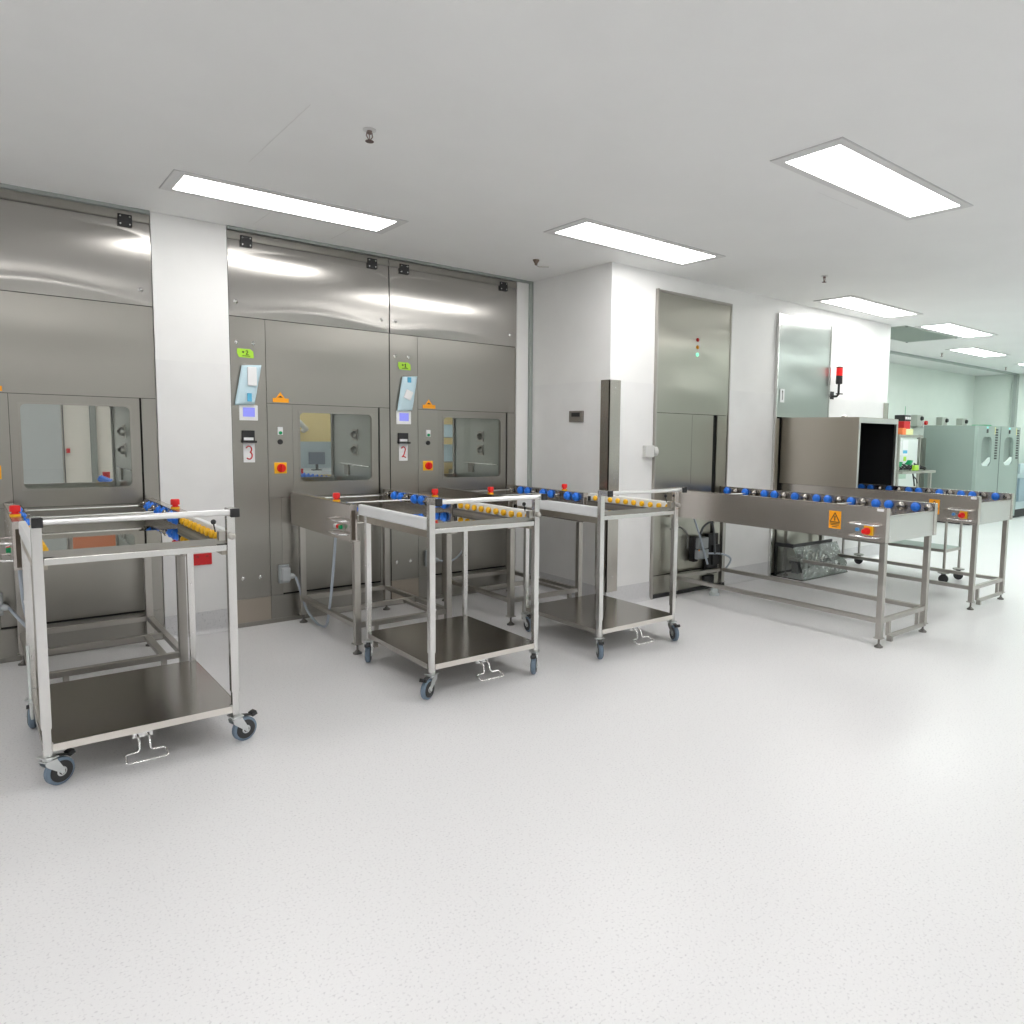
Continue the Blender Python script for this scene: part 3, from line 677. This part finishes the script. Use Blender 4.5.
MB().box(5.89, 5.972, 0, .01, .03, 1.545).box(5.998, 6.79, 0, .01, .03, .70).build('lower_panel', PANELR, t)
t = thing('tunnel_box', 'warm stainless tunnel box with a dark opening standing on the farther conveyor', 'hood', (6.0, 3.40, .919))
bw, bd, bh = .72, .815, .635
MB().box(0, .004, 0, bd, 0, bh).box(.004, .03, .0, .02, 0, bh).box(0, .004, .0, bd, 0, .001).build('left_sheet', BOXST, t)
MB().box(bw-.004, bw, 0, bd, 0, bh).build('right_sheet', BOXST, t)
MB().box(0.004, bw-.004, 0, bd, bh-.004, bh).build('roof_sheet', BOXST, t)
MB().box(.006, .03, -.003, .02, 0, bh-.004).box(bw-.035, bw-.004, -.003, .02, 0, bh-.004).box(.03, bw-.035, -.003, .02, bh-.05, bh-.004).build('front_rim', SIDEL, t)
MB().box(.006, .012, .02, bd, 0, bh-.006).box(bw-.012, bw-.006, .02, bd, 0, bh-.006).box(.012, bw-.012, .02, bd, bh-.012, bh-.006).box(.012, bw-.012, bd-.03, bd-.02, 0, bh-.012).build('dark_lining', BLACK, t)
MB().lathe([(0, .03), (.01, .028), (.018, .012)], (.03, .16, bh), (0, 0, 1), 14).build('roof_knob', TUBED, t)
# base skirt under conveyor: black edged clear plastic
t = thing('plastic_skirt', 'crumpled clear plastic skirt with black edging under the farther conveyor', 'plastic cover', (0, 0, 0))
MB().box(5.975, 5.997, 4.198, 4.217, .0, .335).box(5.965, 5.997, 4.02, 4.217, .30, .335).box(5.97, 6.66, 4.005, 4.02, .295, .335).box(5.95, 6.76, 3.875, 3.89, .0005, .010).box(5.955, 5.965, 3.885, 4.217, .0005, .008).box(6.40, 6.66, 3.93, 3.945, .13, .165).build('black_edging', BLACK, t)
tt = bmesh.new(); V = []
random.seed(3)
NX, NZ = 26, 14
for i in range(NX+1):
    for j in range(NZ+1):
        u, v = i/NX, j/NZ
        yy = 3.872+.13*v-.018*math.sin(7*u+5*v)*math.sin(math.pi*v)-.016*random.random()*math.sin(math.pi*v)
        V.append(tt.verts.new((5.97+.78*u, yy, .006+.30*v)))
for i in range(NX):
    for j in range(NZ): a = i*(NZ+1)+j; tt.faces.new((V[a], V[a+NZ+1], V[a+NZ+2], V[a+1]))
ext = bmesh.ops.extrude_face_region(tt, geom=list(tt.faces))
for e in ext['geom']:
    if isinstance(e, bmesh.types.BMVert): e.co.y += .0015
bmesh.ops.recalc_face_normals(tt, faces=tt.faces)
m = MB(); m._add(tt); m.prism([(3.88, .01), (4.19, .01), (4.19, .30), (4.015, .30)], (5.962, 0, 0), (0, 1, 0), (0, 0, 1), (.0015, 0, 0)).build('clear_sheet', FILM, t)
tag(MB().box(6.04, 6.13, 4.06, 4.13, .02, .13, .004).box(6.00, 6.11, 4.06, 4.13, .12, .16, .004).lathe([(0, .035), (.03, .04), (.06, .03)], (6.11, 4.09, .18), (0, 0, 1), 12).cyl((6.11, 4.09, .15), (6.11, 4.09, .19), .02).cyl((6.13, 4.09, .07), (6.19, 4.07, .09), .03).build('black_drain_valve', BLACK, None, (6.09, 4.09, 0)), 'black drain valve seen through the clear plastic skirt', 'valve').location.x += .10

# beacon
t = thing('warning_beacon', 'red and black warning beacon on a black bracket on the white wall', 'beacon', (6.87, YR-.003, 1.80))
MB().box(-.03, .03, -.01, 0, -.03, .05, .003).tube([(0, -.005, .0), (0, -.06, .0), (0, -.08, .02), (0, -.08, .13)], .012, 10).box(-.02, .05, -.10, -.06, .02, .03).build('bracket', BLACK, t)
MB().lathe([(0, .03), (.005, .034), (.085, .034), (.085, .03)], (0, -.08, .125), (0, 0, 1), 20).lathe([(0, .034), (.01, .034), (.014, .02)], (0, -.08, .29), (0, 0, 1), 20).build('housing', BLACK, t)
MB().lathe([(0, .033), (.08, .033)], (0, -.08, .21), (0, 0, 1), 20).build('red_lens', REDB, t)

# ================================================================== CEILING THINGS
def lamp(x0, x1, y0, y1, label, m, seen=True):
    t = thing('ceiling_light', label, 'ceiling light', ((x0+x1)/2, (y0+y1)/2, ZC), 0, 'recessed ceiling lights' if seen else 'ceiling lights outside the picture')
    a, b_ = (x1-x0)/2, (y1-y0)/2; f = .055
    MB().box(-a-f, a+f, -b_-f*.8, -b_, -.006, -.0005).box(-a-f, a+f, b_, b_+f*.8, -.006, -.0005).box(-a-f, -a, -b_, b_, -.006, -.0005).box(a, a+f, -b_, b_, -.006, -.0005).build('frame', LFRAME, t)
    MB().box(-a-f-.003, a+f+.003, -b_-f*.8-.003, b_+f*.8+.003, -.0012, -.0003).build('shadow_gap', mat('gap grey', (.5, .5, .5), .8), t)
    MB().box(-a, a, -b_, b_, -.004, -.0015).build('diffuser', m, t)
lamp(.915, 2.09, 4.375, 4.67, 'long ceiling light above washer 3 at the left', LW)
lamp(2.95, 4.17, 3.55, 3.88, 'ceiling light above the white pillar', LW)
lamp(3.0, 4.245, 1.855, 2.145, 'large ceiling light at the upper right, nearest of all', LW)
lamp(6.21, 7.50, 3.66, 3.975, 'ceiling light above the tunnel box', LW)
lamp(8.36, 9.56, 3.70, 4.02, 'ceiling light beside the grey ceiling grille', LG)
lamp(10.72, 11.90, 4.39, 4.71, 'ceiling light above the sage cabinets, second farthest', LG)
lamp(13.36, 14.7, 4.42, 4.74, 'ceiling light cut by the right picture edge, farthest of all', LG)
for x, y in ((-.2, 1.4), (-.2, -.6), (3.0, -.6), (6.2, 1.2), (9.4, 1.2), (12.5, 1.2), (6.2, -1.4), (9.4, -1.4), (12.5, -1.4), (-.2, -2.9), (3.0, -2.9), (-2.4, 3.4), (-2.4, .4)):
    lamp(x, x+1.22, y, y+.3, 'recessed ceiling light outside the picture', LW if x < 8 else LG, False)
for x, y in ((.2, 7.3), (2.6, 7.3), (5.0, 7.3), (.2, 10), (-2, 10), (-2, 7.3)):
    lamp(x, x+1.2, y, y+.3, 'ceiling light in the room behind the washers', LW, False)
def sprinkler(x, y, label):
    t = thing('sprinkler', label, 'sprinkler', (x, y, ZC), 0, 'ceiling sprinklers')
    MB().lathe([(0, .028), (-.004, .028), (-.006, .012)], (0, 0, -.0005), (0, 0, 1), 18).build('rosette', LFRAME, t)
    MB().lathe([(-.004, .011), (-.012, .011), (-.016, .014), (-.020, .007)], (0, 0, 0), (0, 0, 1), 12).tube([(-.011, 0, -.012), (-.014, 0, -.028), (-.004, 0, -.043), (0, 0, -.044), (.004, 0, -.043), (.014, 0, -.028), (.011, 0, -.012)], .0025, 6).cyl((0, 0, -.045), (0, 0, -.018), .0022, 6).build('frame_arms', mat('dull brass', (.32, .24, .22), .35, .9), t)
    MB().lathe([(0, .018), (.003, .018)], (0, 0, -.052), (0, 0, 1), 16).cyl((0, 0, -.052), (0, 0, -.043), .006, 8).build('deflector', mat('dark brass', (.18, .12, .11), .4, .9), t)
sprinkler(1.39, 3.17, 'ceiling sprinkler nearest the camera at upper left')
sprinkler(5.29, 3.36, 'ceiling sprinkler between the two large lights over the conveyors')
sprinkler(11.06, 4.98, 'small ceiling sprinkler beyond the grey grille')
sprinkler(13.79, 5.08, 'farthest ceiling sprinkler near the right edge')
t = thing('nozzle_hook', 'small ceiling nozzle with a bent wire near the pillar corner', 'nozzle', (3.31, 4.58, ZC))
MB().lathe([(0, .025), (-.004, .025), (-.03, .010), (-.034, .012), (-.04, .005)], (0, 0, -.0005), (0, 0, 1), 14).build('body', mat('brown metal', (.2, .15, .12), .4, .8), t)
MB().tube([(0, 0, -.04), (.02, -.01, -.05), (.09, -.04, -.045)], .004, 6).build('bent_wire', TUBED, t)
t = thing('ceiling_grille', 'square grey return air grille in the ceiling past the white wall', 'vent', (8.86, 4.44, ZC))
MB().box(-.68, .70, -.335, -.31, -.006, -.0005).box(-.68, .70, .31, .335, -.006, -.0005).box(-.68, -.655, -.31, .31, -.006, -.0005).box(.675, .70, -.31, .31, -.006, -.0005).build('frame', mat('grille frame', (.42, .46, .43), .5), t)
MB().box(-.655, .675, -.31, .31, -.003, -.001).build('grille_mesh', SAGEV, t)
m = MB()
for a in (-.64, .66):
    for c in (-.32, .32): m.lathe([(0, .014), (-.006, .012)], (a, c, -.006), (0, 0, 1), 10)
m.build('black_clips', BLACK, t)

# ================================================================== FAR ROOM
def cabinet(x0, x1, label):
    t = thing('washer_cabinet', label, 'cabinet', (x0, 4.85, 0), 0, 'tall sage cabinets in the far room'); W_ = x1-x0
    MB().box(0, W_, .05, .88, .06, 1.615, .008).build('body', SAGE, t)
    nx0, nx1, nz0, nz1 = .165, .575, .96, 1.44
    MB().ring(.0, W_-.015, .06, 1.617, nx0, nx1, nz0, nz1, 0, .05, .12, 8).build('front', SAGEF, t)
    n_ = MB().box(nx0, nx1, .049, .0505, nz0, nz1).build('handle_niche', SAGE, t)
    MB().prism([(nx0+.02, nz0+.02), (nx0+.12, nz0+.0), (nx1-.12, nz0), (nx1-.01, nz0+.07), (nx1-.01, nz0+.14), (nx0+.2, nz0+.06)], (0, .01, 0), (1, 0, 0), (0, 0, 1), (0, .035, 0)).build('grip', mat('pale grip', (.75, .85, .82), .35), n_)
    MB().box(.33, .39, -.008, 0, 1.50, 1.56, .003).build('latch', BLACK, t)
    MB().box(.32, .40, -.002, 0, 1.572, 1.605).build('cyan_sticker', mat('cyan sticker', (.35, .85, .85), .5), t)
    MB().box(.66, .69, -.002, 0, 1.48, 1.6).build('yellow_label', mat('pale yellow label', (.8, .75, .35), .5), t)
    m = MB()
    for k in range(12): m.box(.70, .80, -.003, 0, 1.07+k*.043, 1.097+k*.043)
    m.build('index_strip', BLACK, t)
    MB().box(W_-.014, W_, .0, .05, .06, 1.61).build('dark_edge', BLACK, t)
    MB().box(.02, W_-.02, .06, .86, .0, .06).build('plinth', BLACK, t)
    return t
cabinet(12.22, 13.14, 'tall sage cabinet with a curved handle niche, left of the pair')
cabinet(13.15, 14.0, 'tall sage cabinet with a curved handle niche, right of the pair')
tag(MB().prism([(12.75, 1.617), (13.2, 1.617), (13.1, 1.64), (12.85, 1.64)], (0, 5.0, 0), (1, 0, 0), (0, 0, 1), (0, .2, 0)).build('green_tray', GREEN, None, (12.97, 5.1, 1.617)), 'flat green tray on top of the left sage cabinet', 'tray')
t = thing('sink_unit', 'pale blue reprocessing unit at the right edge beside the sage cabinets', 'sink unit', (14.07, 4.85, 0))
MB().box(.0, 1.0, .04, .7, .15, .85, .03).box(.05, .95, .0, .04, .80, .98, .01).build('lower_body', mat('pale blue enamel', (.62, .75, .78), .35), t)
MB().box(.06, 1.0, -.004, .038, .30, .72, .002).build('lower_door', mat('blue grey door', (.33, .45, .52), .35), t)
MB().box(.0, 1.0, .5, .7, .85, 1.56, .02).build('back_panel', mat('pale blue panel', (.62, .74, .78), .35), t)
MB().box(.06, 1.0, .45, .5, 1.10, 1.50, .01).build('control_panel', WHITEP, t)
m = MB()
for x, z in ((.10, 1.40), (.10, 1.26), (.22, 1.14)): m.box(x, x+.08, .444, .45, z, z+.03)
m.build('buttons', BLACK, t)
MB().box(.16, .36, .443, .45, 1.26, 1.34, .01).build('blue_badge', mat('deep blue badge', (.03, .08, .5), .4), t)
MB().box(.02, .95, .1, .6, .0, .15).build('black_base', BLACK, t)
# rack with clutter
t = thing('storage_rack', 'stainless two shelf rack beside the sage cabinets', 'rack', (9.93, 5.0, 0))
for x in (0, .62):
    for y in (0, .45): MB().box(x-.015, x+.015, y-.015, y+.015, 0, 1.44).build('upright', TUBED, t)
MB().box(-.05, .66, -.03, .48, 1.40, 1.435).build('shelf', TUBED, t)
MB().box(-.05, .98, -.1, .48, .885, .92).build('shelf', TUBED, t)
MB().box(.86, .90, -.08, -.04, 0, .885).build('upright', TUBED, t)
t = thing('gauge_case', 'red and black gauge case on the top shelf of the rack', 'case', (10.45, 5.2, 1.436))
MB().box(-.10, .10, -.05, .1, .0, .20, .01).build('body', DRED, t)
MB().box(-.10, .10, -.055, .1, .20, .29, .01).build('black_top', BLACK, t)
m = MB()
for k in range(3): m.lathe([(0, .022), (.006, .02)], (-.06+.06*k, -.056, .245), (0, -1, 0), 12)
m.build('dials', PAPER, t); MB().cyl((.02, 0, .29), (.02, 0, .42), .004, 6).build('antenna', GREEN, t)
o = MB().box(9.98, 10.08, 4.98, 5.08, 1.436, 1.53, .004).build('orange_note_pad', mat('neon orange pad', (1, .25, .08), .6), None, (10.0, 5.0, 1.436)); tag(o, 'neon orange block of notes on the top shelf of the rack', 'note pad')
o = MB().box(10.09, 10.30, 4.98, 5.10, 1.436, 1.52, .004).build('yellow_note_pad', mat('pale yellow pad', (.85, .85, .45), .6), None, (10.2, 5.0, 1.436)); tag(o, 'pale yellow block of notes on the top shelf of the rack', 'note pad')
random.seed(5)
m = MB()
for k in range(9):
    x = 9.95+.09*k; m.tube([(x, 4.95+.2*random.random(), .934), (x+.05, 5.1, .98+.06*random.random()), (x+.12, 5.0, .95), (x+.2, 5.15, .934)], .012, 6)
tag(m.build('black_hoses', BLACK, None, (10.3, 5, .92)), 'tangle of black hoses on the lower shelf of the rack', 'hoses')
m = MB()
for x, z in ((10.05, 1.01), (10.36, 1.03)): m.prism([(-.06, -.02), (.015, -.035), (.07, .035), (.015, .04)], (x, 5.02, z), (1, 0, 0), (0, 0, 1), (0, .06, 0))
tag(m.build('green_clips', GREEN, None, (10.85, 5.02, .97)), 'green hose clips on the lower shelf of the rack', 'clips')
tag(MB().box(10.30, 10.42, 4.93, 4.97, .925, 1.0).build('lime_note', LIME, None, (10.98, 4.95, .925)), 'lime note among the hoses on the rack', 'note')
tag(MB().tube([(10.25, 4.93, .884), (10.27, 4.92, .8), (10.3, 4.92, .7)], .012, 6).tube([(10.26, 4.92, .84), (10.35, 4.92, .8), (10.38, 4.92, .74)], .01, 6).build('black_clamp', BLACK, None, (10.27, 4.92, .884)), 'black clamp hanging below the rack shelf', 'clamp')
t = thing('supply_cabinet', 'white cabinet with notices taped on it behind the storage rack', 'cabinet', (10.9, 5.55, 0))
MB().box(0, .80, 0, .4, .0, 1.38, .006).build('body', mat('white cabinet paint', (.74, .79, .76), .4), t)
p = MB().box(.03, .22, -.006, 0, 1.12, 1.34).build('notice', PAPER, t)
MB().box(.24, .42, -.006, 0, 1.12, 1.36).build('notice', PAPER, t)
MB().box(.45, .52, -.006, 0, .82, 1.02).build('notice', PAPER, t)
MB().box(.26, .40, -.008, -.006, 1.15, 1.20).build('blue_print', CYANL, p)
MB().box(.30, .38, -.006, 0, 1.03, 1.10).build('lime_tag', LIME, t)
MB().prism([(.05, .75), (.40, .75), (.40, 1.0)], (0, -.004, 0), (1, 0, 0), (0, 0, 1), (0, .004, 0)).build('green_wedge', mat('soft green vinyl', (.45, .6, .5), .5), t)
tag(MB().box(11.76, 11.88, 5.52, 5.62, 0, 1.40).build('dark_post', PANELD, None, (11.85, 5.6, 0)), 'dark metal post between the rack and the sage cabinets', 'post')
def iso(x, z, label, red):
    t = thing('isolator_box', label, 'isolator', (x, 6.2, z), 0, 'grey isolators on the far back wall')
    MB().box(-.10, .10, -.12, 0, -.10, .10, .01).build('box', mat('beige grey box', (.52, .55, .50), .45), t)
    MB().lathe([(0, .04), (.03, .035)], (.05, -.12, .04), (0, -1, 0), 14).build('knob', BLACK, t)
    if red: MB().lathe([(0, .05), (.05, .045)], (.15, -.02, -.05), (0, -1, 0), 14).build('red_socket', RED, t)
iso(12.80, 1.71, 'grey isolator with a red socket above the dark post', True)
iso(13.80, 1.70, 'grey isolator above the middle of the sage cabinets', False)
iso(14.66, 1.70, 'grey isolator farthest right on the back wall', False)
t = thing('red_plug', 'small red plug on the back wall right of the first isolator', 'plug', (13.15, 6.2, 1.66))
MB().box(-.06, .06, -.05, 0, -.06, .06, .01).build('plate', WHITEP, t); MB().lathe([(0, .04), (.04, .035)], (0, -.05, .02), (0, -1, 0), 12).build('plug', RED, t)

# utility cart behind the conveyors
t = thing('utility_cart', 'low steel utility cart standing behind the farther conveyor', 'cart', (6.97, 3.0, 0))
cw, cd = .33, 1.06
for x, y in ((0, 0), (cw, 0), (0, cd), (cw, cd)):
    l = MB().cyl((x, y, .115), (x, y, .78), .013, 12).build('leg', TUBED, t)
    MB().lathe([(0, .05), (.008, .055), (.012, .055), (.02, .02)], (x, y, .10), (0, 0, 1), 20).build('bumper', mat('grey bumper', (.42, .43, .40), .5), l)
    MB().lathe([(-.012, .044), (.012, .044)], (x, y, .046), (.9, .35, 0), 20).box(x-.006, x+.006, y-.02, y+.02, .05, .1).build('wheel', BLACK, l)
MB().box(-.01, cw+.01, -.01, cd+.01, .30, .325).build('shelf', TUBED, t)
MB().box(.0, cw, 0, cd, .325, .328).build('shelf_liner', mat('grey green liner', (.34, .42, .39), .4), t)
MB().box(-.01, cw+.01, -.01, cd+.01, .76, .785).build('top_shelf', TUBED, t)

# ================================================================== ROOM BEHIND THE WASHERS (seen through the door glass)
tag(MB().box(-.6, .945, 11.93, 11.99, 0, 2.5).build('frosted_screen', FROST, None, (0, 11.96, 0)), 'grey frosted screen seen through the far left washer window', 'screen')
tag(MB().box(1.26, 1.33, 11.94, 11.99, 0, 2.3).build('grey_door_post', mat('grey post', (.28, .30, .28), .5), None, (1.295, 11.96, 0)), 'grey vertical post seen through the far left washer window', 'post')
tag(MB().box(.965, .972, 11.96, 11.99, 0, 2.5).build('panel_joint', mat('dark joint', (.2, .2, .2), .5), None, (.968, 11.97, 0)), 'thin dark joint beside the frosted screen behind the far left washer', 'joint')
tag(MB().box(.99, 1.03, 11.96, 11.99, 1.0, 1.06).build('small_wall_switch', DRED, None, (1.01, 11.98, 1.2)), 'small red wall switch seen through the far left washer window', 'switch')
tag(MB().box(1.01, 1.565, 11.92, 11.938, 1.735, 1.99).build('orange_notice_board', ORNG, None, (1.3, 11.93, 1.8)), 'orange board mirrored in the tray of the nearest trolley', 'board')
def out_table(x, label):
    t = thing('outfeed_table', label, 'roller table', (x, 6.12, 0), 0, 'roller tables behind the washers')
    for a in (.0, .70): MB().box(a, a+.04, 0, 1.1, .75, .92).build('side_panel', SIDE, t)
    for i in range(9):
        for sx in (0, 1): put(BW, 'blue_wheel', (.04 if sx == 0 else .70, .1+i*.11, .93), t, sx == 1)
    MB().box(.04, .70, .02, 1.08, .80, .81).build('tray', SHELF, t)
    for a in (.02, .72):
        for b_ in (.05, 1.05): MB().box(a-.018, a+.018, b_-.018, b_+.018, 0, .75).build('leg', TUBED, t)
    e = MB().lathe([(0, .02), (.02, .02)], (.72, .95, .92), (0, 0, 1), 12).build('stop_button', YELLOW, t)
    MB().lathe([(0, .026), (.05, .026)], (.72, .95, .94), (0, 0, 1), 14).build('red_mushroom', RED, e)
out_table(.12, 'roller table glimpsed through the far left washer window')
out_table(1.66, 'roller table glimpsed through the window of washer 3')
t = thing('work_bench', 'steel bench glimpsed through the window of washer 3', 'bench', (2.6, 8.25, 0))
MB().box(0, 1.2, 0, .7, .86, .9).build('bench_top', mat('pale bench top', (.55, .60, .62), .3), t)
MB().box(0, 1.2, .66, .7, .9, 1.22).build('splashback', mat('blue grey splashback', (.42, .50, .53), .35), t)
for x in (.05, 1.15):
    for y in (.05, .6): MB().box(x-.02, x+.02, y-.02, y+.02, 0, .86).build('leg', TUBED, t)
MB().box(.0, 1.2, .05, .65, .4, .43).build('shelf', mat('white shelf', (.7, .68, .66), .4), t)
t = thing('computer_monitor', 'dark grey monitor on the bench behind washer 3', 'monitor', (3.0, 8.35, .9))
MB().box(-.09, .09, 0, .03, .07, .21, .006).build('screen', mat('dark monitor', (.15, .18, .22), .3), t)
MB().box(-.05, .05, 0, .06, 0.0005, .012).box(-.012, .012, .005, .025, 0.0005, .09).build('stand', BLACK, t)
t = thing('examination_lamp', 'white arm lamp with a teal head behind washer 3', 'lamp', (2.62, 8.6, .85))
MB().tube([(.45, .395, .5), (.45, .3, .52), (.25, 0, .62), (.02, -.05, .62)], .03, 8).build('arm', WHITEP, t)
MB().lathe([(0, .15), (.04, .13), (.08, .04)], (.02, -.05, .52), (0, 0, 1), 18).build('lamp_head', mat('teal head', (.2, .5, .48), .4), t)
t = thing('wire_rack', 'wire rack with supplies glimpsed through the washer windows', 'rack', (4.0, 8.0, 0))
for x in (0, .9, 1.9):
    for y in (0, .4): MB().cyl((x, y, 0), (x, y, 1.9), .012, 8).build('upright', CHROME, t)
for z in (.7, 1.0, 1.3, 1.6): MB().box(-.02, 1.92, -.02, .42, z-.01, z).build('shelf', TUBED, t)
random.seed(11)
for z in (.7, 1.0, 1.3, 1.6):
    for k in range(9):
        x = 4.05+.2*k; hh = .1+.14*random.random(); c = random.choice((PAPER, GREYP, PALEB, WHITEP))
        o = MB().box(x, x+.13, 8.06, 8.3, z+.0005, z+hh, .004).build('supply_box', c, None, (x, 8.06, z)); tag(o, 'pale supply box on the wire rack behind the washers', 'box', 'supply boxes on the wire rack')
